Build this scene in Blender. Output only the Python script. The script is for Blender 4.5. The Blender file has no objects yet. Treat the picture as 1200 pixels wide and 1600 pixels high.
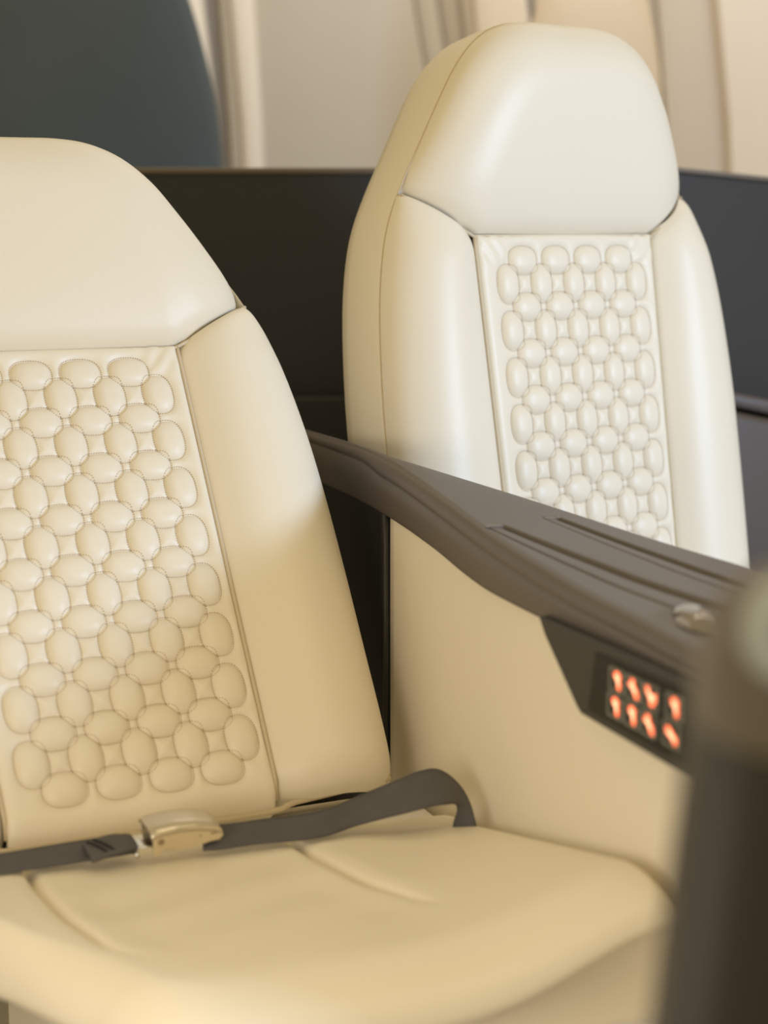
import bpy, bmesh, math, random
import numpy as np
from mathutils import Vector, Matrix
random.seed(4); np.random.seed(4)
S = bpy.context.scene
COL = S.collection
EYE = 1.03                                   # camera height above the floor

# ------------------------------------------------------------------ camera
cam = bpy.data.cameras.new('camera'); co = bpy.data.objects.new('camera', cam); COL.objects.link(co)
cam.sensor_fit = 'HORIZONTAL'; cam.sensor_width = 24.0; cam.lens = 60.0
co.location = (0, 0, EYE); co.rotation_euler = (math.pi/2 - 0.14862, 0, 0)
cam.clip_start = 0.05; cam.clip_end = 100
cam.dof.use_dof = True; cam.dof.focus_distance = 2.02; cam.dof.aperture_fstop = 3.0
S.camera = co

# ------------------------------------------------------------------ light
W = bpy.data.worlds.new('cabin_ambience'); S.world = W; W.use_nodes = True
W.node_tree.nodes['Background'].inputs[0].default_value = (1.0, 0.80, 0.43, 1)
W.node_tree.nodes['Background'].inputs[1].default_value = 0.51
def area(name, loc, target, sx, sy, power, color):
    l = bpy.data.lights.new(name, 'AREA'); l.shape = 'RECTANGLE'; l.size = sx; l.size_y = sy
    l.energy = power; l.color = color
    o = bpy.data.objects.new(name, l); COL.objects.link(o); o.location = loc
    d = Vector(target) - Vector(loc); o.rotation_euler = d.to_track_quat('-Z', 'Y').to_euler()
    return o
area('window_daylight', (1.84, 1.05, EYE + 0.22), (0.1, 2.1, 0.78), 0.50, 0.36, 36, (0.46, 0.63, 0.92))
area('low_left_fill', (-0.40, 0.82, EYE - 0.33), (0.10, 1.6, 0.46), 0.4, 0.3, 2.2, (1.0, 0.91, 0.79))  # unseen lamp added to brighten the cushion front and console side
area('overhead_fill', (0.45, 0.70, EYE + 1.25), (0.0, 1.6, 0.5), 0.5, 0.5, 4, (1.0, 0.87, 0.62))  # overhead fill added for the cushion, no fixture behind it
area('far_wall_fill', (0.3, 3.75, 2.75), (0.2, 4.75, 1.15), 2.2, 0.3, 19, (0.97, 0.93, 0.90))  # added fill lamp that lifts the far wall lining
S.view_settings.view_transform = 'Standard'; S.view_settings.look = 'None'
S.view_settings.gamma = 1.0; S.view_settings.use_curve_mapping = False
S.view_settings.exposure = 0.08

# ------------------------------------------------------------------ helpers
def mat(name, col, rough=0.5, metal=0.0, spec=0.5, var=0.0, vscale=6, bump=0.0, bscale=600, emit=None, es=1.0, coat=0.0):
    m = bpy.data.materials.new(name); m.use_nodes = True
    nt = m.node_tree; b = nt.nodes['Principled BSDF']
    b.inputs['Base Color'].default_value = (*col, 1); b.inputs['Roughness'].default_value = rough
    b.inputs['Metallic'].default_value = metal; b.inputs['Specular IOR Level'].default_value = spec
    b.inputs['Coat Weight'].default_value = coat
    tc = nt.nodes.new('ShaderNodeTexCoord')
    if var:
        n = nt.nodes.new('ShaderNodeTexNoise'); n.inputs['Scale'].default_value = vscale; n.inputs['Detail'].default_value = 3
        nt.links.new(tc.outputs['Object'], n.inputs['Vector'])
        mx = nt.nodes.new('ShaderNodeMix'); mx.data_type = 'RGBA'
        nt.links.new(n.outputs['Fac'], mx.inputs['Factor'])
        mx.inputs['A'].default_value = (*[c*(1-var) for c in col], 1); mx.inputs['B'].default_value = (*[min(1, c*(1+var)) for c in col], 1)
        nt.links.new(mx.outputs['Result'], b.inputs['Base Color'])
    if bump:
        n = nt.nodes.new('ShaderNodeTexNoise'); n.inputs['Scale'].default_value = bscale; n.inputs['Detail'].default_value = 2
        nt.links.new(tc.outputs['Object'], n.inputs['Vector'])
        bp = nt.nodes.new('ShaderNodeBump'); bp.inputs['Strength'].default_value = bump; bp.inputs['Distance'].default_value = 0.0006
        nt.links.new(n.outputs['Fac'], bp.inputs['Height']); nt.links.new(bp.outputs['Normal'], b.inputs['Normal'])
    if emit:
        b.inputs['Emission Color'].default_value = (*emit, 1); b.inputs['Emission Strength'].default_value = es
    return m
LEATHER = mat('cream_leather', (0.84, 0.765, 0.62), 0.42, spec=0.45, var=0.015, vscale=5, bump=0.25, bscale=900)
PIPING = mat('leather_piping', (0.62, 0.52, 0.36), 0.5)
THREAD = mat('brown_thread', (0.50, 0.38, 0.24), 0.7)
SEAM = mat('seam_thread', (0.60, 0.48, 0.31), 0.8)
BROWN = mat('brown_grey_leather', (0.122, 0.103, 0.095), 0.42, spec=0.5, var=0.05, vscale=12, bump=0.3, bscale=700)
BROWN2 = mat('dark_brown_trim', (0.038, 0.035, 0.033), 0.5, spec=0.5, var=0.05, bump=0.15)
BLACK = mat('charcoal_trim', (0.021, 0.021, 0.023), 0.45, spec=0.4, var=0.1, vscale=8)
CHAR = mat('charcoal_panel', (0.033, 0.034, 0.041), 0.55, spec=0.35, var=0.08, vscale=4)
CHAR2 = mat('grey_brown_panel', (0.100, 0.080, 0.066), 0.5, spec=0.45, var=0.05)
CAP = mat('lit_edge_brown', (0.16, 0.13, 0.10), 0.4, spec=0.5)  # lighter brown puts the lit top edge into the cap's colour
SIDE = mat('cream_side_panel', (0.89, 0.815, 0.685), 0.5, spec=0.4, var=0.02, vscale=3)
BASE = mat('pale_base', (0.90, 0.87, 0.82), 0.5)
WEB = mat('belt_webbing', (0.110, 0.104, 0.106), 0.75, spec=0.2, var=0.12, vscale=60, bump=0.6, bscale=1400)
WEBD = mat('belt_webbing_dark', (0.025, 0.025, 0.026), 0.8, spec=0.2)
METAL = mat('brushed_champagne_metal', (0.63, 0.56, 0.45), 0.36, metal=0.9, bump=0.1, bscale=300)
METALF = mat('satin_champagne_metal', (0.72, 0.63, 0.46), 0.42, metal=0.75)
CHROME = mat('polished_steel', (0.75, 0.75, 0.75), 0.18, metal=1.0)
RIVET = mat('bronze_rivet', (0.36, 0.27, 0.18), 0.45, metal=0.6)
GLOSS = mat('black_gloss', (0.014, 0.014, 0.013), 0.4, spec=0.22)
BEZEL = mat('button_bezel', (0.20, 0.205, 0.185), 0.45, spec=0.3)
GLOW = mat('orange_backlight', (0.8, 0.15, 0.06), 0.5, emit=(1.0, 0.20, 0.085), es=1.35)
GLOWC = mat('orange_backlight_core', (0.9, 0.4, 0.2), 0.5, emit=(1.0, 0.55, 0.32), es=1.6)
KNOB = mat('silver_ring', (0.74, 0.85, 1.0), 0.4)
KNOBD = mat('blue_grey_lens', (0.10, 0.11, 0.13), 0.15, spec=0.6)
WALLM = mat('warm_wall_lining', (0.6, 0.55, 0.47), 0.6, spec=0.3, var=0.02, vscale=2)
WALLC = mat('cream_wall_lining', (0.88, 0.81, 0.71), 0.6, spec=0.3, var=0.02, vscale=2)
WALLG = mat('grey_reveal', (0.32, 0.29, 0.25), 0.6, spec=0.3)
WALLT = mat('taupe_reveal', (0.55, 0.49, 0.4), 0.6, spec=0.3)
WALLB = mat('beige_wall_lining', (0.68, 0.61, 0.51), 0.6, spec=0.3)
PEACH = mat('peach_leather', (0.84, 0.70, 0.53), 0.5, spec=0.4)
DARKS = mat('dark_green_grey_shell', (0.112, 0.130, 0.132), 0.8, spec=0.15, var=0.15, vscale=3)
CARPET = mat('grey_beige_carpet', (0.50, 0.46, 0.41), 0.95, spec=0.1, var=0.2, vscale=90, bump=0.8, bscale=500)

def add(name, me, m=None, parent=None, loc=None, rot=None):
    o = bpy.data.objects.new(name, me); COL.objects.link(o)
    if m is not None and me is not None and not me.materials:
        for mm in (m if isinstance(m, (list, tuple)) else [m]): me.materials.append(mm)
    if parent is not None: o.parent = parent
    if loc is not None: o.location = loc
    if rot is not None: o.rotation_euler = rot
    return o
def meshd(name, v, f, smooth=True, fix=True):
    me = bpy.data.meshes.new(name); me.from_pydata([tuple(map(float, p)) for p in v], [], f)
    if fix:
        bm = bmesh.new(); bm.from_mesh(me); bmesh.ops.recalc_face_normals(bm, faces=bm.faces); bm.to_mesh(me); bm.free()
    if smooth: me.polygons.foreach_set('use_smooth', [True]*len(me.polygons))
    me.update(); return me
def grid_faces(n, m, base=0):
    return [(base+i*m+j, base+i*m+j+1, base+(i+1)*m+j+1, base+(i+1)*m+j) for i in range(n-1) for j in range(m-1)]
def empty(name, loc, rz=0.0):
    o = bpy.data.objects.new(name, None); COL.objects.link(o); o.empty_display_size = 0.1
    o.location = loc; o.rotation_euler = (0, 0, rz); return o
def tag(o, label=None, cat=None, group=None, kind=None):
    if label: o['label'] = label
    if cat: o['category'] = cat
    if group: o['group'] = group
    if kind: o['kind'] = kind
    return o
def spline(pts, n):
    p = np.array(pts, float); k = len(p)
    e = np.vstack([2*p[0]-p[1], p, 2*p[-1]-p[-2]])
    out = []
    for i in range(k-1):
        for t in np.linspace(0, 1, 24, endpoint=False):
            a, b, c, d = e[i:i+4]
            out.append(0.5*((2*b)+(c-a)*t+(2*a-5*b+4*c-d)*t*t+(3*b-a-3*c+d)*t**3))
    out.append(p[-1]); out = np.array(out)
    s = np.r_[0, np.cumsum(np.linalg.norm(np.diff(out, axis=0), axis=1))]
    q = np.linspace(0, s[-1], n)
    return np.stack([np.interp(q, s, out[:, c]) for c in range(out.shape[1])], 1)
def tube(pts, r, n=8):
    p = np.array(pts, float); v = []; f = []
    t = np.gradient(p, axis=0); t /= np.linalg.norm(t, axis=1)[:, None]
    up = np.array([0, 0, 1.0])
    if abs(t[0] @ up) > 0.9: up = np.array([0, 1.0, 0])
    for i in range(len(p)):
        a = np.cross(t[i], up); a /= np.linalg.norm(a); b = np.cross(a, t[i]); up = b
        for k in range(n):
            w = 2*math.pi*k/n; v.append(p[i] + r*(math.cos(w)*a + math.sin(w)*b))
    for i in range(len(p)-1):
        for k in range(n): f.append((i*n+k, i*n+(k+1) % n, (i+1)*n+(k+1) % n, (i+1)*n+k))
    f.append(tuple(range(n))); f.append(tuple(range((len(p)-1)*n, len(p)*n)))
    return v, f
def merge(lst):
    V = []; F = []
    for v, f in lst:
        b = len(V); V += list(v); F += [tuple(i+b for i in q) for q in f]
    return V, F
def bevel_box(name, x0, x1, y0, y1, z0, z1, r=0.004, seg=3):
    bm = bmesh.new(); bmesh.ops.create_cube(bm, size=1)
    for v in bm.verts: v.co = Vector(((x0+x1)/2+v.co.x*(x1-x0), (y0+y1)/2+v.co.y*(y1-y0), (z0+z1)/2+v.co.z*(z1-z0)))
    bmesh.ops.bevel(bm, geom=bm.edges[:], offset=r, segments=seg, affect='EDGES', profile=0.5)
    me = bpy.data.meshes.new(name); bm.to_mesh(me); bm.free()
    me.polygons.foreach_set('use_smooth', [True]*len(me.polygons)); return me
def prism(name, poly, d0, d1, axes, r=0.0, seg=2, smooth=False):
    """poly of (a,b) extruded from d0 to d1; axes(a,b,d) -> xyz"""
    bm = bmesh.new()
    A = [bm.verts.new(axes(a, b, d0)) for a, b in poly]; B = [bm.verts.new(axes(a, b, d1)) for a, b in poly]
    bm.faces.new(A); bm.faces.new(B[::-1]); n = len(A)
    for i in range(n): bm.faces.new((A[i], B[i], B[(i+1) % n], A[(i+1) % n]))
    bmesh.ops.recalc_face_normals(bm, faces=bm.faces)
    if r: bmesh.ops.bevel(bm, geom=bm.edges[:], offset=r, segments=seg, affect='EDGES', profile=0.5)
    me = bpy.data.meshes.new(name); bm.to_mesh(me); bm.free()
    if smooth: me.polygons.foreach_set('use_smooth', [True]*len(me.polygons))
    return me
def seg_dist(px, py, poly):
    d = np.full(px.shape, 1e9)
    for (x0, y0), (x1, y1) in zip(poly[:-1], poly[1:]):
        dx, dy = x1-x0, y1-y0; L = dx*dx+dy*dy+1e-12
        t = np.clip(((px-x0)*dx+(py-y0)*dy)/L, 0, 1)
        d = np.minimum(d, np.hypot(px-x0-t*dx, py-y0-t*dy))
    return d
def qdrop(d, r):                             # quarter ellipse: 1 at the rim, 0 from r inwards
    t = np.clip(d/r, 0, 1); return 1-np.sqrt(np.maximum(0, 1-(1-t)**2))
def ss(x): x = np.clip(x, 0, 1); return x*x*(3-2*x)

# ------------------------------------------------------------------ the cabin around the seats
def struct(o, label=None):
    o['kind'] = 'structure'
    if label: o['label'] = label
    return o
struct(add('floor', bevel_box('floor', -4, 4.5, -1.0, 5.4, -0.06, 0.0, 0.005), CARPET), 'grey beige cabin carpet')
# lining of the cabin's far side: upright panels with stepped reveals, leaning a few degrees
DW = 4.8
def wx(px, row=0):                           # lateral place of a lining joint at the far wall
    return (px-600)/3000*DW
wall = add('wall_back', bevel_box('wall_back', -2.6, 2.6, DW+0.10, DW+0.16, 0.0, 2.9, 0.01), WALLM)
struct(wall, 'warm beige cabin sidewall lining')
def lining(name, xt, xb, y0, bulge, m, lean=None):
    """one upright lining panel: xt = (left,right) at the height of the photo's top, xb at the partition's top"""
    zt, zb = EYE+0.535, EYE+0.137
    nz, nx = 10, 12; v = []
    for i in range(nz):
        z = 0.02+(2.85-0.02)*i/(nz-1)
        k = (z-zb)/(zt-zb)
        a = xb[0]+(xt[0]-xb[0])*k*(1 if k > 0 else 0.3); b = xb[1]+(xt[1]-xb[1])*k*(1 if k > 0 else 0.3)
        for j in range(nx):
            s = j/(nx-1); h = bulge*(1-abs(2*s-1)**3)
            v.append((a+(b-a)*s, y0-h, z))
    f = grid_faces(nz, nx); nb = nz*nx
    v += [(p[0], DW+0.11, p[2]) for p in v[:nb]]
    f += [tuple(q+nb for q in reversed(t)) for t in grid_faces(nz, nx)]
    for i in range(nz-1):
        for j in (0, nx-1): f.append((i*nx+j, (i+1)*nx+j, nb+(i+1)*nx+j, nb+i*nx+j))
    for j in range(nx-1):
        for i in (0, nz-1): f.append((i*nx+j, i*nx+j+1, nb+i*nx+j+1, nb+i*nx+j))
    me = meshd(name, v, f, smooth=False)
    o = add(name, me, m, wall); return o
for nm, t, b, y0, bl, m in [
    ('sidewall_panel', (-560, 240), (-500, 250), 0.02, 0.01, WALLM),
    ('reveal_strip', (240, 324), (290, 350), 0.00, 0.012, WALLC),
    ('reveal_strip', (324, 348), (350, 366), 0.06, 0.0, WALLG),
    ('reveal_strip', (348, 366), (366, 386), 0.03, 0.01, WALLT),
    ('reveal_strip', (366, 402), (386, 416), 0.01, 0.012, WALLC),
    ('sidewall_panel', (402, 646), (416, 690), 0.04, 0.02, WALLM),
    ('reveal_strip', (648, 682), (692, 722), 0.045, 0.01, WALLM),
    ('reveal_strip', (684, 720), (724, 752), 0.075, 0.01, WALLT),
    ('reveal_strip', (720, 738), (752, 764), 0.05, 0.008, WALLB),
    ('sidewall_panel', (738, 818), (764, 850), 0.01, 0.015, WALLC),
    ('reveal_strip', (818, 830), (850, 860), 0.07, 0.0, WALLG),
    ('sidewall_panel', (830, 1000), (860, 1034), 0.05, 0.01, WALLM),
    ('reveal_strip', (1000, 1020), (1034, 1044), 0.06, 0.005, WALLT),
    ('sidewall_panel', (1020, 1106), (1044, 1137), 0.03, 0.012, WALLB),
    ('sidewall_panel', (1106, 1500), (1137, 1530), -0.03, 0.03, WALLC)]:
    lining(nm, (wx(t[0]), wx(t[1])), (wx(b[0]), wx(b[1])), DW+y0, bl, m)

# dark privacy partition behind both seats
par = empty('privacy_partition', (0.0, 2.83, 0))
tag(par, 'low charcoal privacy partition running behind both cream seats', 'partition')
add('upper_panel', bevel_box('upper_panel', -1.5, 0.405, 0.0, 0.035, 0.0, EYE+0.074, 0.004), CHAR, par)
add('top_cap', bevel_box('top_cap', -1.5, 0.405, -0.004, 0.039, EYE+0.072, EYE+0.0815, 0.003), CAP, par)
add('lower_panel', bevel_box('lower_panel', -1.5, 0.40, -0.035, -0.002, 0.0, EYE-0.245, 0.012, 4), BLACK, par)
wing = empty('partition_wing', (0.412, 2.82, 0), math.radians(24))
tag(wing, 'charcoal wing panel with sloping top and padded ledge, right of the right seat', 'partition')
zt = EYE+0.077
add('wing_panel', prism('wing_panel', [(0, 0), (1.0, 0), (1.0, zt-0.075), (0, zt)], 0, 0.035, lambda a, b, d: (a, d, b), 0.004), mat('charcoal_wing', (0.043, 0.037, 0.031), 0.55, spec=0.35, var=0.05), wing)
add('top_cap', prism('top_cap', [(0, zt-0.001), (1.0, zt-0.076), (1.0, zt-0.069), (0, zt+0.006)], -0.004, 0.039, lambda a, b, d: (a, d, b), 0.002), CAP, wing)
zl = EYE-0.232
add('padded_ledge', prism('padded_ledge', [(0, zl-0.014), (1.0, zl-0.230), (1.0, zl-0.190), (0, zl+0.006)], -0.055, -0.001, lambda a, b, d: (a, d, b), 0.008, 3, True), BROWN, wing)
add('lower_panel', prism('lower_panel', [(0, 0), (1.0, 0), (1.0, zl-0.240), (0, zl-0.020)], -0.07, -0.001, lambda a, b, d: (a, d, b), 0.012, 4, True), CHAR2, wing)

# ------------------------------------------------------------------ cream quilted seats
PIT = 0.0525; KV = 1.0374
HB = -0.477                                   # lower end of the backrest
OUT_A = [(0, .277), (.05, .2765), (.088, .270), (.122, .252), (.151, .222), (.174, .185), (.198, .140), (.222, .096), (.242, .054), (.256, .010),
         (.266, -.040), (.2725, -.10), (.2765, -.17), (.277, -.25), (.276, -.33), (.274, -.41), (.270, HB)]
OUT_B = [(0, .277), (.05, .2765), (.088, .270), (.124, .252), (.155, .223), (.180, .188), (.209, .146), (.238, .104), (.258, .060), (.2675, .012),
         (.274, -.040), (.278, -.10), (.279, -.17), (.278, -.25), (.276, -.33), (.274, -.41), (.270, HB)]
PX = 0.1435; PV = 0.031
def set_outline(pts, seamv):
    global R_OUT, i_seam, SX, SV, HSEAM
    R_OUT = spline(pts, 121)
    i_seam = int(np.argmin(np.abs(R_OUT[:, 1]-seamv)))
    SX = R_OUT[i_seam, 0]; SV = R_OUT[i_seam, 1]
    HSEAM = np.vstack([[(-SX, SV)], spline([(-SX, SV), (-(SX*.45+PX*.55), PV+(SV-PV)*.40), (-PX, PV)], 14)[1:], spline([(-PX, PV), (0, PV-.001), (PX, PV)], 14)[1:], spline([(PX, PV), (SX*.45+PX*.55, PV+(SV-PV)*.40), (SX, SV)], 14)[1:]])
def base_h(v): return 0.040*ss((v-0.02)/0.26)**1.0
def pxv(v): return PX - 0.010*(PV-v)/0.5     # panel seam half width
RIM = -0.030

def backP(x, h, v): return (x, -h, v)

def headrest_mesh():
    dome = np.vstack([R_OUT[:i_seam+1][::-1]*[-1, 1], R_OUT[1:i_seam+1]])
    na, nb = 90, 56
    sl = np.r_[0, np.cumsum(np.linalg.norm(np.diff(dome, axis=0), axis=1))]; sb = np.r_[0, np.cumsum(np.linalg.norm(np.diff(HSEAM, axis=0), axis=1))]
    X = np.zeros((na, nb)); Vv = np.zeros((na, nb))
    for i in range(na):
        a = i/(na-1)
        T = [np.interp(a*sl[-1], sl, dome[:, c]) for c in (0, 1)]; B = [np.interp(a*sb[-1], sb, HSEAM[:, c]) for c in (0, 1)]
        for j in range(nb):
            b = j/(nb-1); b = 0.5-0.5*math.cos(math.pi*b)
            X[i, j] = B[0]+(T[0]-B[0])*b; Vv[i, j] = B[1]+(T[1]-B[1])*b
    do = seg_dist(X, Vv, dome); db = seg_dist(X, Vv, HSEAM)
    crown = 0.026
    h = base_h(Vv)+crown*(1-np.exp(-db/0.035)) - (crown+0.034)*qdrop(do, 0.085) - 0.012*qdrop(db, 0.018)+0.004
    h = np.where(do < 1e-6, base_h(Vv)+RIM, h)
    v = [backP(X[i, j], h[i, j], Vv[i, j]) for i in range(na) for j in range(nb)]
    return meshd('headrest', v, grid_faces(na, nb))
def bolster_mesh(side):
    outer = R_OUT[i_seam:]
    ns, nv = 46, 100
    X = np.zeros((nv, ns)); Vv = np.zeros((nv, ns))
    top = spline([(PX, PV), (SX*.45+PX*.55, PV+(SV-PV)*.40), (SX, SV)], 30)
    for i in range(nv):
        b = i/(nv-1)
        ip = (pxv(HB+(PV-HB)*b), HB+(PV-HB)*b)
        so = np.linspace(1, 0, len(outer)); op = (np.interp(b, so[::-1], outer[::-1, 0]), np.interp(b, so[::-1], outer[::-1, 1]))
        for j in range(ns):
            s = j/(ns-1); s = 0.5-0.5*math.cos(math.pi*s)
            tp = (np.interp(s, np.linspace(0, 1, 30), top[:, 0])-(PX+(SX-PX)*s), np.interp(s, np.linspace(0, 1, 30), top[:, 1])-(PV+(SV-PV)*s))
            X[i, j] = ip[0]+(op[0]-ip[0])*s + tp[0]*b**6; Vv[i, j] = ip[1]+(op[1]-ip[1])*s + tp[1]*b**6
    inner = [(pxv(HB), HB), (PX, PV)]
    do = seg_dist(X, Vv, [tuple(p) for p in outer]); di = seg_dist(X, Vv, inner); dt = seg_dist(X, Vv, [tuple(p) for p in top]); dbm = Vv-HB
    crown = 0.030*ss((0.09-Vv)/0.12+0.25)
    h = base_h(Vv)+crown*(1-np.exp(-(di/0.030)**1.4)) - (crown-RIM)*qdrop(do, 0.080) - 0.013*qdrop(dt, 0.022) - 0.034*qdrop(dbm, 0.040) - 0.006*qdrop(di, 0.008)
    h = np.where(do < 1e-6, base_h(Vv)+RIM, h)
    v = [backP(side*X[i, j], h[i, j], Vv[i, j]) for i in range(nv) for j in range(ns)]
    return meshd('side_bolster', v, grid_faces(nv, ns))
HA, HBx = 0.428*PIT, 0.315*PIT*KV
VA, VB = 0.328*PIT, 0.427*PIT*KV
NEX = 2.5
CX = 0.005                                    # the quilting sits a little off the panel's middle
cellsH = [((c-1.5)*PIT+CX, -r*PIT*KV) for r in range(9) for c in range(4)]
cellsV = [((c-2)*PIT+CX, -(r+.5)*PIT*KV) for r in range(8) for c in range(5)]
def panel_mesh():
    nu, nv = 150, 262
    u = np.linspace(-1, 1, nu); vb = np.linspace(HB-.008, PV, nv)
    U, Vv = np.meshgrid(u, vb); X = U*np.vectorize(pxv)(Vv)
    d = np.full(X.shape, 9.0)
    for L, a, b in ((cellsH, HA, HBx), (cellsV, VA, VB)):
        for cx, cv in L:
            msk = (abs(X-cx) < 0.05) & (abs(Vv-cv) < 0.05)
            f = (np.abs((X[msk]-cx)/a)**NEX+np.abs((Vv[msk]-cv)/b)**NEX)**(1/NEX)
            d[msk] = np.minimum(d[msk], (f-1)*min(a, b))
    d = np.minimum(d, 0.05)
    h = np.where(d > 0, -0.0006+0.0040*(1-np.exp(-d/0.0038)), -0.0006-0.0012*np.minimum(1, -d/0.003))
    # loose leather creases near the upper corners
    for sx in (-1, 1):
        q = (X*sx-0.120)*0.80-(Vv-0.012)*0.6
        w = np.exp(-(((X*sx-0.122)/0.020)**2+((Vv-0.012)/0.018)**2))
        h = h+0.0011*w*np.sin(q*380)
    de = np.minimum(np.vectorize(pxv)(Vv)-np.abs(X), PV-Vv)
    h = h-0.007*qdrop(de, 0.010) - 0.030*qdrop(Vv-(HB-.008), 0.028)+0.001
    v = [backP(a, b, c) for a, b, c in zip(X.ravel(), h.ravel(), Vv.ravel())]
    return meshd('quilted_panel', v, grid_faces(nv, nu))
def cell_mesh(name, a, b):
    n, rings = 44, 8; v = [backP(0, 0.0074, 0)]; f = []
    for k in range(1, rings+1):
        r = (k/rings)**0.75
        for i in range(n):
            w = 2*math.pi*i/n; c, s = math.cos(w), math.sin(w)
            q = (abs(c)**NEX+abs(s)**NEX)**(-1/NEX)
            v.append(backP(a*r*q*c, -0.0012+0.0086*(1-r**2.8)**0.80, b*r*q*s))
    for i in range(n): f.append((0, 1+i, 1+(i+1) % n))
    for k in range(rings-1):
        for i in range(n):
            p = 1+k*n; f.append((p+i, p+(i+1) % n, p+n+(i+1) % n, p+n+i))
    me = meshd(name, v, f); me.materials.append(LEATHER); return me
def stitch_mesh():
    V = []; F = []
    for L, a, b in ((cellsH, HA, HBx), (cellsV, VA, VB)):
        prof = []
        for i in range(400):
            w = 2*math.pi*i/400; c, s = math.cos(w), math.sin(w); q = (abs(c)**NEX+abs(s)**NEX)**(-1/NEX)
            prof.append((a*q*c, b*q*s))
        prof = np.array(prof+prof[:1]); sl = np.r_[0, np.cumsum(np.linalg.norm(np.diff(prof, axis=0), axis=1))]
        n = int(sl[-1]/0.0026)
        for cx, cv in L:
            for k in range(n):
                s0 = sl[-1]*k/n; s1 = s0+0.0014
                p0 = np.array([np.interp(s0, sl, prof[:, 0]), np.interp(s0, sl, prof[:, 1])]); p1 = np.array([np.interp(s1, sl, prof[:, 0]), np.interp(s1, sl, prof[:, 1])])
                t = (p1-p0)/np.linalg.norm(p1-p0); nn = np.array([-t[1], t[0]])*0.00027
                bse = len(V)
                q = (p0+p1)/2+[cx, cv]; hh = 0.0009
                for L2, a2, b2 in ((cellsH, HA, HBx), (cellsV, VA, VB)):
                    for ux, uv in L2:
                        if abs(q[0]-ux) < a2 and abs(q[1]-uv) < b2:
                            r = (abs((q[0]-ux)/a2)**NEX+abs((q[1]-uv)/b2)**NEX)**(1/NEX)
                            if r < 0.985: hh = max(hh, -0.0012+0.0086*(1-r**2.8)**0.80)
                for p in (p0-nn, p1-nn, p1+nn, p0+nn): V.append(backP(cx+p[0], hh-.0006, cv+p[1]))
                for p in (p0-nn, p1-nn, p1+nn, p0+nn): V.append(backP(cx+p[0], hh+.00035, cv+p[1]))
                F += [tuple(bse+i for i in q) for q in ((4, 5, 6, 7), (0, 1, 5, 4), (1, 2, 6, 5), (2, 3, 7, 6), (3, 0, 4, 7))]
    return meshd('stitching', V, F, smooth=False, fix=False)
def shell_mesh():
    full = np.vstack([R_OUT[::-1]*[-1, 1], R_OUT[1:]])      # left bottom, over the top, right bottom
    full = full[::2]
    t = np.gradient(full, axis=0); t /= np.linalg.norm(t, axis=1)[:, None]; nrm = np.stack([-t[:, 1], t[:, 0]], 1)
    layers = [(-.0012, RIM-.0008), (.0003, RIM-.002), (.0012, RIM-.006), (.002, -.060), (.000, -.090), (-.006, -.110), (-.020, -.121), (-.045, -.127)]
    n = len(full); v = []
    for o, h in layers:
        for p, q in zip(full, nrm):
            w = p+q*o; v.append(backP(w[0], h+base_h(p[1])*(1.0 if h > -.08 else .8), w[1]))
    f = grid_faces(len(layers), n); last = (len(layers)-1)*n
    for i in range(n//2): f.append((last+i, last+i+1, last+n-2-i, last+n-1-i))
    f.append(tuple(k*n for k in range(len(layers)))+tuple(k*n+n-1 for k in reversed(range(len(layers)))))
    return meshd('back_shell', v, f)
def piping_mesh():
    L = []
    for s in (-1, 1):
        p = [(s*(pxv(v)+.0008), v) for v in np.linspace(HB+.004, PV-.001, 30)]
        L.append(tube([backP(x, 0.0005-0.018*float(qdrop(v-HB, .03)), v) for x, v in p], 0.0022))
    hp = HSEAM
    L.append(tube([backP(x, base_h(v)+0.0005-0.028*max(0, (abs(x)-.150)/(SX-.150))**1.6, v-.0035) for x, v in hp], 0.0019))
    bp = spline([(-.262, HB+.010), (-.200, HB+.004), (-.152, HB+.000), (-.134, HB-.005), (-.05, HB-.006), (.05, HB-.006), (.134, HB-.005), (.152, HB+.000), (.200, HB+.004), (.262, HB+.010)], 60)
    L.append(tube([backP(x, -0.012, v) for x, v in bp], 0.0032))
    return meshd('piping', *merge(L))
def seamline_mesh():
    full = np.vstack([R_OUT[::-1]*[-1, 1], R_OUT[1:]])[::2]
    L = [tube([backP(x, base_h(v)+RIM-.0010, v) for x, v in full], 0.0010, 6)]
    return meshd('edge_seam', *merge(L))

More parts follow.
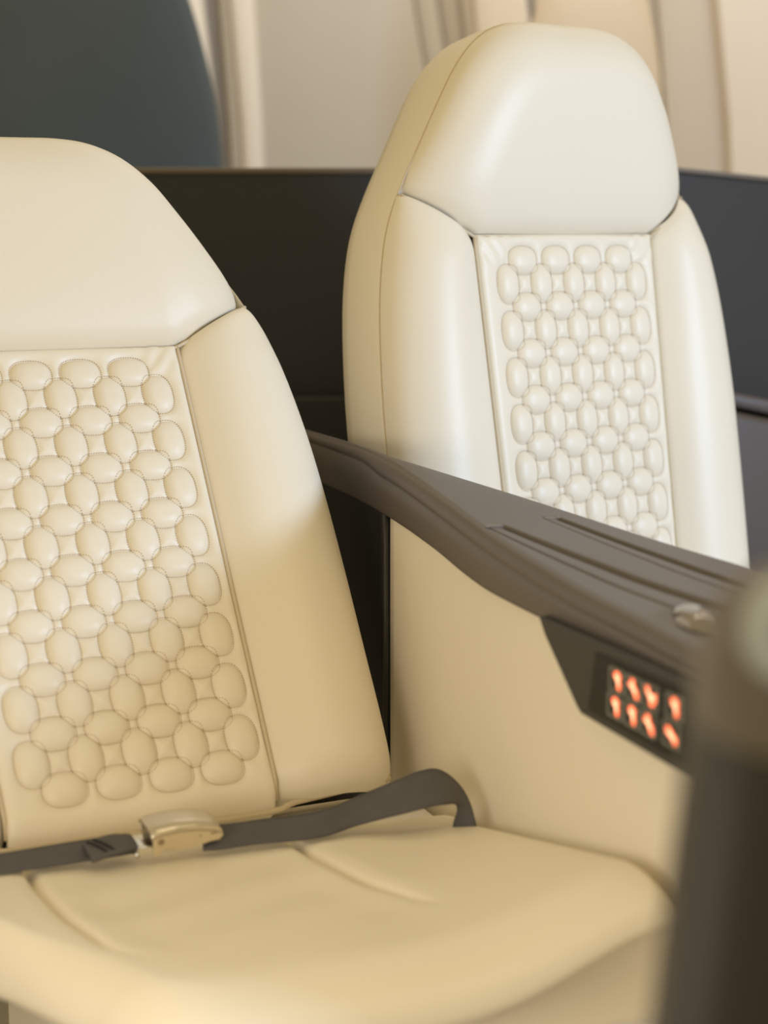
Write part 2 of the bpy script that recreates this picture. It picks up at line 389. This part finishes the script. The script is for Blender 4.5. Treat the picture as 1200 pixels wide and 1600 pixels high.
# cushion: half width and height over (lateral, forward)
def cushion_meshes(lift=0.0):
    FW = 0.482
    cr = lambda s: 0.2945
    cl = lambda s: np.interp(s, [-.08, 0, .10, .20, .30, .40, .50], [.272, .272, .258, .228, .178, .135, .112])
    xl = lambda s: -np.interp(s, [0, .149, .24, .327, .369, .40], [.128, .131, .125, .109, .081, .05])
    xr = lambda s: np.interp(s, [0, .146, .25, .347, .40], [.108, .115, .128, .154, .170])
    ns, nu = 190, 300
    V = []; F = []
    for i in range(ns):
        q = i/(ns-1); s = -0.06+(FW+0.06)*(1-(1-q)**1.25)
        for j in range(nu):
            u = -1+2*j/(nu-1); u = math.copysign(1-(1-abs(u))**1.2, u); x = u*(cr(s) if u > 0 else cl(s))
            left = x < 0
            dl = (cr(s) if not left else cl(s))-abs(x); df = FW-s
            r = 0.085 if left else 0.03; cx = max(0, r-dl); cf = max(0, r-df); dd = r-math.hypot(cx, cf) if (cx and cf) else min(dl, df)
            dd = max(0.0, dd)
            rL = 0.030+0.030*float(ss((s-.25)/.15)); rM = 0.016+0.040*float(ss((s-.40)/.05)); rR = 0.016+0.016*float(ss((s-.40)/.05))
            k = float(ss((x+.16)/.20)); k2 = float(ss((x-.15)/.13)); rr = rL*(1-k)+k*(rM*(1-k2)+rR*k2)
            qc = float(qdrop(np.array(dd), rr)); qr = 1-(1-float(qdrop(np.array(max(0., dl)), .018)))*(1-float(qdrop(np.array(max(0., df)), .075)))
            z = 0.062*s - (0.056-0.010*float(ss((s-.25)/.12)))*(qc*(1-k)+qr*k)
            if not left: z += 0.150*max(0, s-.10)*math.exp(-((x-.295)/.110)**2)
            else: z += 0.012*float(ss((s-.05)/.25))*math.exp(-((x+.20)/.04)**2)
            xs = xr(s) if not left else -xl(s)
            fade = float(ss(((0.375 if left else .36)-s)/0.12))
            o = abs(x)-xs
            z -= 0.011*fade*math.exp(-(abs(o)/(0.0050 if o < 0 else .0026))**1.5)
            z += 0.0032*fade*float(ss(o/.022))*math.exp(-max(0, o)/.05)
            z -= 0.024*math.exp(-(max(0, s+.02)/.050)**2)
            z -= 0.004*float(ss((xs-abs(x))/.05))*math.exp(-((s-.22)/.12)**2)
            z += 0.0012*math.sin(s*62+x*22+.8*math.sin(x*17))*float(ss((xs-abs(x))/.05))*math.exp(-((s-.22)/.10)**2)
            V.append((x, -s, z))
    F = grid_faces(ns, nu)
    # skirt
    ring = [j for j in range(nu)]
    idx = [i*nu for i in range(ns)]+[(ns-1)*nu+j for j in range(1, nu)]+[i*nu+nu-1 for i in range(ns-2, -1, -1)]
    b = len(V)
    for q in idx: V.append((V[q][0]*.985, V[q][1]+.004, V[q][2]-0.003))
    for q in idx: V.append((V[q][0]*.96, V[q][1]+.003, min(V[q][2]-.004, -0.030)))
    m = len(idx)
    for k in range(m-1):
        F.append((idx[k], idx[k+1], b+k+1, b+k)); F.append((b+k, b+k+1, b+m+k+1, b+m+k))
    b2 = len(V); V += [V[b+m+k] for k in range(m)]          # flat underside with its own corners
    F.append(tuple(b2+k for k in range(m)))
    return meshd('seat_cushion', V, F)

M_PAN = panel_mesh(); M_CH = cell_mesh('quilt_cell', HA, HBx); M_CV = cell_mesh('quilt_cell', VA, VB); M_ST = stitch_mesh(); M_CU = cushion_meshes()
M_ST.materials.append(THREAD); M_PAN.materials.append(LEATHER); M_CU.materials.append(LEATHER)
def make_seat(pos, yaw, rec, label, outline, seamv, cush_yaw=0.0):
    """pos = centre of the top quilt row (eye frame); root stands on the floor under the foot of the backrest"""
    P = Vector(pos)+Vector((0, 0, EYE))-Vector((math.cos(yaw), math.sin(yaw), 0))*CX
    b = Vector((-math.sin(yaw), math.cos(yaw), 0)); u = Vector((0, 0, math.cos(rec)))+b*math.sin(rec)
    foot = P+u*(-0.48)
    root = empty('cabin_seat', (foot.x, foot.y, 0), yaw)
    tag(root, label, 'seat', 'cream quilted cabin seats')
    loc = (0, 0.48*math.sin(rec), P.z); rot = (-rec, 0, 0)
    def bp(name, me): return add(name, me, None, root, loc, rot)
    set_outline(outline, seamv)
    for name, me, m in (('back_shell', shell_mesh(), LEATHER), ('headrest', headrest_mesh(), LEATHER), ('side_bolster', bolster_mesh(-1), LEATHER),
                        ('side_bolster', bolster_mesh(1), LEATHER), ('piping', piping_mesh(), PIPING), ('edge_seam', seamline_mesh(), SEAM)):
        me.materials.append(m); bp(name, me)
    pan = bp('quilted_panel', M_PAN)
    for cx, cv in cellsH: add('quilt_cell', M_CH, None, pan, (cx, 0, cv))
    for cx, cv in cellsV: add('quilt_cell', M_CV, None, pan, (cx, 0, cv))
    st = add('stitching', M_ST, None, pan); st['kind'] = 'stuff'
    zc = foot.z-0.006
    add('seat_cushion', M_CU, None, root, (0, 0, zc), (0, 0, cush_yaw))
    add('seat_base', bevel_box('seat_base', -.122, .293, -0.474, 0.10, 0.02, zc-0.021, 0.006, 4), BASE, root, None, (0, 0, cush_yaw))
    add('floor_mount', bevel_box('floor_mount', -.19, .19, -0.30, 0.06, 0.0, 0.024, 0.004), BLACK, root)
    return root, foot, zc
QL = (-0.336327, 1.965011, -0.152585); YL, RL = 0.482157, 0.582463
QR = (0.223363, 2.311481, -0.041679); YR, RR = 0.666126, 0.163754
TC = math.radians(20)                         # heading of the console and of the left cushion
seatL, footL, zcL = make_seat(QL, YL, RL, 'reclined cream leather seat with belt across its cushion, nearer the camera on the left', OUT_B, 0.094, TC-YL)
seatR, footR, zcR = make_seat(QR, YR, RR, 'upright cream leather seat standing behind the dark armrest on the right', OUT_A, 0.082)

# ------------------------------------------------------------------ centre console between the seats
con = empty('centre_console', (0.11661, 1.68480, 0), TC)    # local: x lateral, -y forward
tag(con, 'brown leather topped console with cream side and lit buttons between the two seats', 'console')
C = lambda s, l, z: (l, -s, z+EYE)
ztop = lambda s: np.interp(s, [-.70, -.56, -.42, -.30, -.16, 0, .125, .30, .55], [-.245, -.244, -.243, -.252, -.268, -.287, -.300, -.310, -.320])
zbot = lambda s: np.interp(s, [-.70, -.50, -.341, -.26, -.176, -.11, -.049, .02, .079, .55], [-.298, -.300, -.304, -.310, -.318, -.327, -.333, -.336, -.338, -.345])
rgt = lambda s: np.interp(s, [-.70, -.60, -.39, -.288, -.218, -.141, .002, .106, .55], [.014, .016, .022, .052, .079, .107, .156, .194, .352])
lft = lambda s: np.interp(s, [-.70, -.42, -.24, -.054, .03, .2, .55], [0, 0, -.003, -.008, -.006, 0, 0])
def groove(s, l):
    h = 0.0
    for (l0, k0, l1, k1, s0) in ((.005, .150, .022, .236, -.080), (.072, .199, .089, .256, -.096)):
        a = l0+k0*(s+.078); b = l1+k1*(s+.078)
        w = b-a; t = (l-a)/w
        e = float(ss((s-s0)/.010))*float(ss((0.40-s)/.02))
        if -0.4 < t < 1.4:
            prof = float(ss((t+0.04)/0.12))*float(ss((1.06-t)/0.12))
            h -= e*(0.0012*prof+0.0028*math.exp(-((t-.06)/.08)**2)+0.0042*math.exp(-((t-.90)/.13)**2))
    return h
def smoothed(f, s, w=.03): return float(np.mean([f(s+k*w) for k in (-1, -.5, 0, .5, 1)]))
ns, nt = 330, 210
V = []
S0, S1 = -0.64, 0.50
for i in range(ns):
    s = S0+(S1-S0)*i/(ns-1)
    zt_, zb_, r_, l_ = smoothed(ztop, s), smoothed(zbot, s, .02), smoothed(rgt, s), smoothed(lft, s)
    w = r_-l_; rad = min(.013, w*.4)
    sec = [(l_+.006, zb_), (l_+.001, zb_+.002), (l_, zb_+.006), (l_-.0006, zb_+(zt_-zb_)*.45), (l_, zt_-rad-.0035), (l_+.0016, zt_-rad-.0025), (l_+.0004, zt_-rad-.001)]
    for k in range(1, 8):
        a = math.pi/2*k/8; sec.append((l_+rad*(1-math.cos(a)), zt_-rad+rad*math.sin(a)))
    for k in range(nt):
        l = l_+rad+(w-2*rad)*k/(nt-1); x = (l-l_)/w
        sec.append((l, zt_+groove(s, l)+0.002*(1-(2*x-1)**2)))
    for k in range(1, 8):
        a = math.pi/2*k/8; sec.append((r_-rad+rad*math.sin(a), zt_-rad+rad*math.cos(a)))
    sec += [(r_, zt_-.03), (r_-.004, zb_), (l_+w*.5, zb_)]
    M = len(sec); V += [C(s, a, b) for a, b in sec]
F = grid_faces(ns, M)
for i in range(ns-1): F.append((i*M+M-1, i*M, (i+1)*M, (i+1)*M+M-1))
F.append(tuple(range(M))); F.append(tuple(range((ns-1)*M, ns*M)))
arm = add('armrest_top', meshd('armrest_top', V, F), BROWN, con)
# stitched ends of the two slots
sp = []
for (l0, l1, s0) in ((.004, .021, -.0775), (.071, .088, -.0935)):
    for k in range(9):
        l = l0+(l1-l0)*(k+.5)/9
        z = float(smoothed(ztop, s0))-.0012+.002
        sp.append(tube([C(s0-.0015, l, z+.0006), C(s0+.0025, l+.0006, z)], 0.00055, 5))
add('slot_stitching', meshd('slot_stitching', *merge(sp)), mat('pale_thread', (.42, .39, .37), .6), arm)['kind'] = 'stuff'
# cream side panel and dark trim behind it, following the armrest's lower edge
def sheet(name, s0, s1, l0, l1, zlow, m, n=40):
    v = []; 
    for i in range(n):
        s = s0+(s1-s0)*i/(n-1); zb_ = smoothed(zbot, s, .02)+.003
        e = 0.004 if i in (0, n-1) else 0.0
        v += [C(s, l0+e, zlow-EYE), C(s, l0+e, zb_), C(s, l1, zb_), C(s, l1, zlow-EYE)]
    f = grid_faces(n, 4)+[(i*4+3, i*4, (i+1)*4, (i+1)*4+3) for i in range(n-1)]+[(0, 1, 2, 3), tuple((n-1)*4+k for k in range(4))]
    return add(name, meshd(name, v, f, smooth=False), m, con)
sheet('side_panel', -.338, .50, .002, .020, 0.0, SIDE)
sheet('rear_trim', -.62, -.343, .000, .012, 0.0, BLACK)
add('trim_edge', meshd('trim_edge', *tube([C(-.3405, .0015, z) for z in np.linspace(-1.02, -.303, 20)], 0.003, 8)), BROWN2, con)
sheet('far_panel', -.30, .50, .021, .034, 0.0, BLACK)
add('front_panel', prism('front_panel', [(.003, -EYE), (.325, -EYE), (.325, -.345), (.003, -.345)], .480, .497, lambda a, b, d: C(d, a, b), .003, 2), BROWN2, con)
# control unit on the console's flank
FX = lambda a, b, d: C(a, d, b)
add('control_housing', prism('control_housing', [(.079, -.330), (.092, -.344), (.156, -.391), (.164, -.395), (.46, -.402), (.46, -.330)], .004, -.013, FX, .0015, 2), BROWN2, con)
cp = add('control_panel', prism('control_panel', [(.1915, -.3375), (.179, -.3880), (.45, -.3925), (.45, -.3345)], -.0125, -.0145, FX, .0006, 2), GLOSS, con)
icons = {
 'recline': [(-.25, .85), (.05, .95), (.55, .55), (.45, .1), (.55, -.45), (.35, -.95), (-.02, -.75), (-.02, -.15), (-.4, .15), (-.55, .55)],
 'arrow': [(-.45, .95), (.05, .85), (.15, .35), (.6, -.2), (.65, -.85), (.25, -.95), (-.05, -.45), (-.35, -.05), (-.8, .15), (-.75, .45), (-.45, .5)],
 'legs': [(-.75, .95), (-.3, .9), (-.1, .35), (.35, .3), (.8, .55), (.75, -.2), (.25, -.9), (-.15, -.85), (-.3, -.2), (-.75, .4)],
 'flat': [(-.8, .45), (-.45, .75), (0, .45), (.55, -.05), (.85, -.2), (.75, -.75), (.3, -.85), (-.1, -.4), (-.7, -.05)],
}
kinds = ['recline', 'arrow', 'legs', 'recline', 'recline', 'recline', 'arrow', 'flat']
pos = [(.2323, -.3518), (.2603, -.3518), (.2883, -.3518), (.325, -.3510), (.2299, -.3730), (.2580, -.3732), (.2862, -.3733), (.3212, -.3726)]
def rrect(hw, hh, r, n=5):
    out = []
    for cx, cy, a0 in ((hw-r, hh-r, 0), (-hw+r, hh-r, 90), (-hw+r, -hh+r, 180), (hw-r, -hh+r, 270)):
        for k in range(n): a = math.radians(a0+90*k/(n-1)); out.append((cx+r*math.cos(a), cy+r*math.sin(a)))
    return out
def button_mesh():
    L = [rrect(.0128, .0098, .002), rrect(.0126, .0096, .002), rrect(.0108, .0080, .0016), rrect(.0104, .0076, .0016)]
    D = [-.0140, -.0162, -.0162, -.0150]; v = []; n = len(L[0])
    for p, d in zip(L, D): v += [(d, -a, b) for a, b in p]
    f = [(k*n+i, k*n+(i+1) % n, (k+1)*n+(i+1) % n, (k+1)*n+i) for k in range(3) for i in range(n)]+[tuple(3*n+i for i in range(n))]
    me = meshd('button', v, f, smooth=False); me.materials.append(BEZEL); me.materials.append(GLOSS)
    me.polygons[len(f)-1].material_index = 1; return me
MB = button_mesh()
def icon_mesh(k):
    p = np.array(icons[k]); c = p.mean(0); n = len(p)
    rings = [(1.0, -.0149), (0.97, -.0155), (0.55, -.0157)]
    v = [(d, -(c[0]+(a-c[0])*q)*.0122, (c[1]+(b-c[1])*q)*.0086) for q, d in rings for a, b in p]+[(-.0157, -c[0]*.0122, c[1]*.0086)]
    f = [(r*n+i, r*n+(i+1) % n, (r+1)*n+(i+1) % n, (r+1)*n+i) for r in range(2) for i in range(n)]+[(2*n+i, 2*n+(i+1) % n, 3*n) for i in range(n)]
    me = meshd('button_icon', v, f, smooth=False); me.materials.append(GLOW); me.materials.append(GLOWC)
    for i in range(2*n, 3*n): me.polygons[i].material_index = 1
    return me
MI = {k: icon_mesh(k) for k in icons}
for (s, z), k in zip(pos, kinds):
    add('button', MB, None, cp, (0, -s, z+EYE)); add('button_icon', MI[k], None, cp, (0, -s, z+EYE))
# latch on the armrest top
def dome(name, rx, ry, h, n=40, rings=10, power=2.4):
    v = [(0, 0, h)]; f = []
    for k in range(1, rings+1):
        r = k/rings
        for i in range(n):
            w = 2*math.pi*i/n; v.append((rx*r*math.cos(w), ry*r*math.sin(w), h*(1-r**power)**.6))
    for i in range(n): f.append((0, 1+i, 1+(i+1) % n))
    for k in range(rings-1):
        for i in range(n): p = 1+k*n; f.append((p+i, p+(i+1) % n, p+n+(i+1) % n, p+n+i))
    return meshd(name, v, f)
LA = add('latch', dome('latch', .017, .044, .013), mat('satin_brown_metal', (.36, .32, .29), .14, metal=.85), con, C(.246, .046, -.3080), (0, 0, -.17))
LA['label'] = 'glossy oval metal latch'
tr = []
for k in range(41):
    w = 2*math.pi*k/40; tr.append((.0186*math.cos(w), .0458*math.sin(w), .0006))
add('latch_recess', meshd('latch_recess', *tube(tr, .0014, 6)), BLACK, LA)

# ------------------------------------------------------------------ seat belt lying over the left cushion
belt = empty('seat_belt', (-0.185, 1.64, EYE-0.548)); BL = Vector(belt.location)
tag(belt, 'grey brown lap belt with metal buckle lying across the left seat cushion', 'seat belt')
def ribbon(name, lo, hi, th, m, n):
    A = spline(lo, n); B = spline(hi, n); v = []
    for a, b in zip(A, B):
        w = b-a
        nb = 6
        row = [a+w*k/nb for k in range(nb+1)]
        v.append(row)
    v = np.array(v)
    tt = np.gradient(v, axis=0); ww = (B-A)[:, None, :]*np.ones((1, v.shape[1], 1)); nn = np.cross(tt, ww); nn /= np.linalg.norm(nn, axis=2)[:, :, None]
    q = v.shape[1]; ring = np.concatenate([v+nn*th/2, (v-nn*th/2)[:, ::-1]], 1)
    M2 = 2*q; P = [tuple(np.array(p)+[0, 0, EYE]-np.array(BL)) for p in ring.reshape(-1, 3)]
    f = grid_faces(n, M2)+[(i*M2+M2-1, i*M2, (i+1)*M2, (i+1)*M2+M2-1) for i in range(n-1)]+[tuple(range(M2)), tuple(range((n-1)*M2, n*M2))]
    return add(name, meshd(name, P, f), m, belt)
LZ = .004
lo = [(-.4800, 1.5430, -.640), (-.4760, 1.5330, -.596), (-.4500, 1.5270, -.560), (-.4100, 1.5420, -.549), (-.3480, 1.5672, -.548), (-.3278, 1.5753, -.548), (-.2767, 1.5968, -.547), (-.2168, 1.6258, -.546)]
hi = [(-.4880, 1.5830, -.640), (-.4840, 1.5730, -.590), (-.4580, 1.5620, -.552), (-.4170, 1.5730, -.543), (-.3544, 1.5984, -.5422), (-.3338, 1.6066, -.5415), (-.2817, 1.6285, -.5390), (-.2300, 1.6530, -.5385)]
wl = ribbon('webbing', lo, hi, .0022, WEB, 60)
lo = [(-.1600, 1.6310, -.546), (-.1443, 1.6346, -.546), (-.1141, 1.6487, -.546), (-.0576, 1.6649, -.545), (-.0235, 1.6850, -.540), (.0231, 1.6758, -.5246), (.0464, 1.6815, -.5204), (.0590, 1.6912, -.5224), (.0659, 1.7057, -.5273), (.0673, 1.7096, -.5352), (.0639, 1.7125, -.5496), (.0627, 1.7090, -.5830)]
hi = [(-.1630, 1.6640, -.5345), (-.1469, 1.6668, -.5345), (-.1161, 1.6809, -.5350), (-.0586, 1.6977, -.5312), (-.0239, 1.7250, -.5256), (.0118, 1.7090, -.5057), (.0296, 1.7198, -.5010), (.0500, 1.7298, -.5013), (.0684, 1.7279, -.5140), (.0799, 1.7153, -.5308), (.0865, 1.7017, -.5540), (.0892, 1.6933, -.5868)]
wr = ribbon('webbing', lo, hi, .0022, WEB, 90)
# buckle: local frame along the strap
bk = Matrix.Translation(Vector((-.1800, 1.640, EYE-.5375))-BL) @ Matrix.Rotation(math.radians(24), 4, 'Z') @ Matrix.Rotation(math.radians(-4), 4, 'Y') @ Matrix.Rotation(math.radians(9), 4, 'X') @ Matrix.Scale(0.87, 4)
def addm(name, me, m, M4, parent):
    o = add(name, me, m, parent); o.matrix_local = M4; return o
prof = [(-.036, -.004), (-.036, .018), (-.033, .0215), (-.026, .0225), (.010, .0200), (.030, .0165), (.0365, .0135), (.0385, .006), (.0365, .0025), (.010, -.0015), (-.014, -.0025), (-.0155, .0015), (-.019, .0030), (-.025, .0015), (-.029, -.004)]
fr = addm('buckle_body', prism('buckle_body', prof, -.0215, -.0195, lambda a, b, d: (a, d, b), .0009, 2), METALF, bk, belt)
addm('buckle_body', prism('buckle_body', prof, .0195, .0215, lambda a, b, d: (a, d, b), .0009, 2), METALF, bk, belt)
addm('buckle_plate', bevel_box('buckle_plate', -.030, .036, -.0198, .0198, -.0005, .0035, .001), METALF, bk, belt)
V = []; nl = 30; npf = 16
for i in range(nl):
    x = -.0375+.0735*i/(nl-1)
    top = np.interp(x, [-.0375, -.030, -.010, .012, .030, .036], [.0235, .0262, .0268, .0245, .0200, .0160])
    for j in range(npf):
        t = -1+2*j/(npf-1); y = .0222*t
        V.append((x, y, top-.0065*abs(t)**5))
n0 = len(V); V += [(x, y*.97, z-.0022) for x, y, z in V]
F = grid_faces(nl, npf)+[tuple(q+n0 for q in t) for t in grid_faces(nl, npf)]
for i in range(nl-1):
    for j in (0, npf-1): F.append((i*npf+j, (i+1)*npf+j, n0+(i+1)*npf+j, n0+i*npf+j))
for j in range(npf-1):
    for i in (0, nl-1): F.append((i*npf+j, i*npf+j+1, n0+i*npf+j+1, n0+i*npf+j))
addm('release_flap', meshd('release_flap', V, F), METAL, bk, belt)
def disc(name, r, t, n=24):
    v = [(r*math.cos(2*math.pi*i/n), 0, r*math.sin(2*math.pi*i/n)) for i in range(n)]; v += [(p[0]*.9, -t, p[2]*.9) for p in v]
    return meshd(name, v, [(i, (i+1) % n, n+(i+1) % n, n+i) for i in range(n)]+[tuple(range(n, 2*n)), tuple(range(n))], smooth=False)
addm('rivet', disc('rivet', .0037, .0008), RIVET, Matrix.Translation((-.0275, -.0214, .0115)), fr); fr_ = fr
for x, w, h in ((.0140, .0007, .0012), (.0265, .0016, .0010), (.0295, .0016, .0010)):
    addm('embossed_mark', bevel_box('embossed_mark', -w, w, -.0004, .0002, -h, h, .0002, 1), RIVET, Matrix.Translation((x, -.0215, .0098)), fr)
addm('tongue', bevel_box('tongue', -.050, -.020, -.0150, .0150, .0035, .0062, .001), CHROME, bk, belt)
ring = [(-.052, y, .003+.003*math.cos(y*150)) for y in np.linspace(-.019, .019, 16)]
addm('tongue_bar', meshd('tongue_bar', *tube(ring, .0026, 10)), CHROME, bk, belt)
# folded webbing end at the tongue with its two dark stitch chevrons
V = []; n = 18; nw = 10
for i in range(n):
    t = i/(n-1); x = -.098+.049*t
    half = .0185*(1-.25*ss(np.array((t-.6)/.4)))
    for j in range(nw):
        u = -1+2*j/(nw-1); V.append((x, half*u, .0065+.0035*math.sin(t*2.6)+.001*(1-u*u)))
n0 = len(V); V += [(x, y, z-.0045) for x, y, z in V]
F = grid_faces(n, nw)+[tuple(q+n0 for q in t) for t in grid_faces(n, nw)]
for i in range(n-1):
    for j in (0, nw-1): F.append((i*nw+j, (i+1)*nw+j, n0+(i+1)*nw+j, n0+i*nw+j))
for j in range(nw-1):
    for i in (0, n-1): F.append((i*nw+j, i*nw+j+1, n0+i*nw+j+1, n0+i*nw+j))
fold = addm('folded_end', meshd('folded_end', V, F), WEB, bk, belt)
for x0 in (-.088, -.081):
    z = lambda x: .0065+.0035*math.sin((x+.098)/.049*2.6)+.0014
    pts = [(x0-.006, .015, z(x0-.006)), (x0, 0, z(x0)+.0008), (x0+.006, -.015, z(x0+.006))]
    add('stitch_band', meshd('stitch_band', *tube(spline(pts, 10), .0012, 6)), WEBD, fold)['label'] = 'dark stitched chevron band'

# ------------------------------------------------------------------ out-of-focus post in the near right foreground
post = empty('partition_post', (0.181, 0.66, 0))
tag(post, 'dark brown rounded post blurred in the near right foreground', 'post')
V = []; nz, na = 60, 56
for i in range(nz):
    t = i/(nz-1); t = 1-(1-t)**2.2; z = (EYE-0.122)*t
    top = (EYE-0.122)-z
    rx = 1-0.40*float(qdrop(np.array(top), .034)); ry = 1-0.75*float(qdrop(np.array(top), .075))
    k = (0.9-z)
    xl = -0.0665-0.100*max(-.05, k); xr = 0.085+0.02*k
    cx, hx = (xl+xr)/2, (xr-xl)/2; hy = 0.060
    for j in range(na):
        a = 2*math.pi*j/na; c, s = math.cos(a), math.sin(a); p = 2/3.2
        V.append((cx+hx*rx*math.copysign(abs(c)**p, c), (1-ry)*.030+hy*ry*math.copysign(abs(s)**p, s), z))
F = [(i*na+j, i*na+(j+1) % na, (i+1)*na+(j+1) % na, (i+1)*na+j) for i in range(nz-1) for j in range(na)]+[tuple(range(na)), tuple(range((nz-1)*na, nz*na))]
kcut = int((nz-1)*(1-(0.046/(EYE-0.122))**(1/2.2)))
nzf = lambda lo, hi: [(i*na+j, i*na+(j+1) % na, (i+1)*na+(j+1) % na, (i+1)*na+j) for i in range(lo, hi) for j in range(na)]
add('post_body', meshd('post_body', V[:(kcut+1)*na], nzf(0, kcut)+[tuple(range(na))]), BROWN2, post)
add('lit_top', meshd('lit_top', V[kcut*na:], [tuple(q-kcut*na for q in f) for f in nzf(kcut, nz-1)]+[tuple(range((nz-1-kcut)*na, (nz-kcut)*na))]), mat('lit_brown_top', (0.18, 0.155, 0.135), 0.45, spec=0.4, var=0.05), post)  # top of the post coloured lighter to stand for light from above
kz = EYE-.1275
rg = add('knob_ring', bpy.data.meshes.new('tmp'), None, post)
pts = [(-.049+.0125*math.cos(2*math.pi*i/48)+.0, 0, .0125*math.sin(2*math.pi*i/48)) for i in range(49)]
rg.data = meshd('knob_ring', *tube([(p[0]+.0, p[1], p[2]) for p in pts], .0050, 10)); rg.data.materials.append(KNOB)
rg.location = (.0, -.062, kz)
vv = [(-.049, -.003, 0)]+[(-.049+.0115*math.cos(2*math.pi*i/36), 0, .0115*math.sin(2*math.pi*i/36)) for i in range(36)]
add('knob_lens', meshd('knob_lens', vv, [(0, 1+i, 1+(i+1) % 36) for i in range(36)]+[tuple(range(1, 37))]), KNOBD, post, (.0, -.062, kz))

# ------------------------------------------------------------------ seats seen beyond the partition
def slab(outline, depth, rim, crown):
    """rounded seat back: outline (half, from top centre to right bottom), front crown towards -y"""
    R = spline(outline, 50); full = np.vstack([R[::-1]*[-1, 1], R[1:]]); n = len(full)
    c = np.array([0, full[:, 1].min()])
    v = []; f = []
    for k, (q, h) in enumerate([(0, crown), (.25, crown*.98), (.5, crown*.92), (.72, crown*.78), (.87, crown*.52), (.96, crown*.2), (1, 0), (1.0, -depth*.7), (.95, -depth*.92), (.8, -depth), (0.0, -depth)]):
        for p in full:
            w = np.array([c[0]*(1-q)+p[0]*q, c[1]*(1-q)+p[1]*q])
            v.append((w[0], -h-rim, w[1]))
    return meshd('backrest', v, grid_faces(11, n))
ds = empty('dark_seat', (-0.585, 3.62, 0)); tag(ds, 'dark green grey seat back with rounded top beyond the partition at the upper left', 'seat')
add('backrest', slab([(0, 1.62), (.10, 1.615), (.17, 1.57), (.215, 1.46), (.245, 1.36), (.268, 1.25), (.280, 1.12), (.285, .9), (.285, .42)], .12, .0, .05), DARKS, ds)
add('seat_pan', bevel_box('seat_pan', -.27, .27, -.46, .06, .30, .45, .05, 5), DARKS, ds)
add('seat_base', bevel_box('seat_base', -.22, .22, -.36, .04, .0, .31, .02, 3), BLACK, ds)
add('side_trim', meshd('side_trim', *tube([(-.262, -.012, z) for z in np.linspace(.6, 1.25, 12)]+[], .012, 8)), CHAR2, ds)
ps = empty('peach_seat', (0.447, 4.22, 0)); tag(ps, 'peach cream headrest of a far seat showing just above the right seat', 'seat')
add('headrest', slab([(0, 1.64), (.05, 1.635), (.085, 1.60), (.112, 1.52), (.133, 1.43), (.148, 1.34), (.152, 1.24), (.152, 1.05)], .09, .0, .05), PEACH, ps)
add('backrest', slab([(0, 1.10), (.12, 1.10), (.20, 1.05), (.24, .9), (.25, .42)], .12, -.005, .03), PEACH, ps)
add('seat_pan', bevel_box('seat_pan', -.25, .25, -.45, .08, .30, .44, .05, 5), PEACH, ps)
add('seat_base', bevel_box('seat_base', -.20, .20, -.35, .06, .0, .31, .02, 3), BLACK, ps)
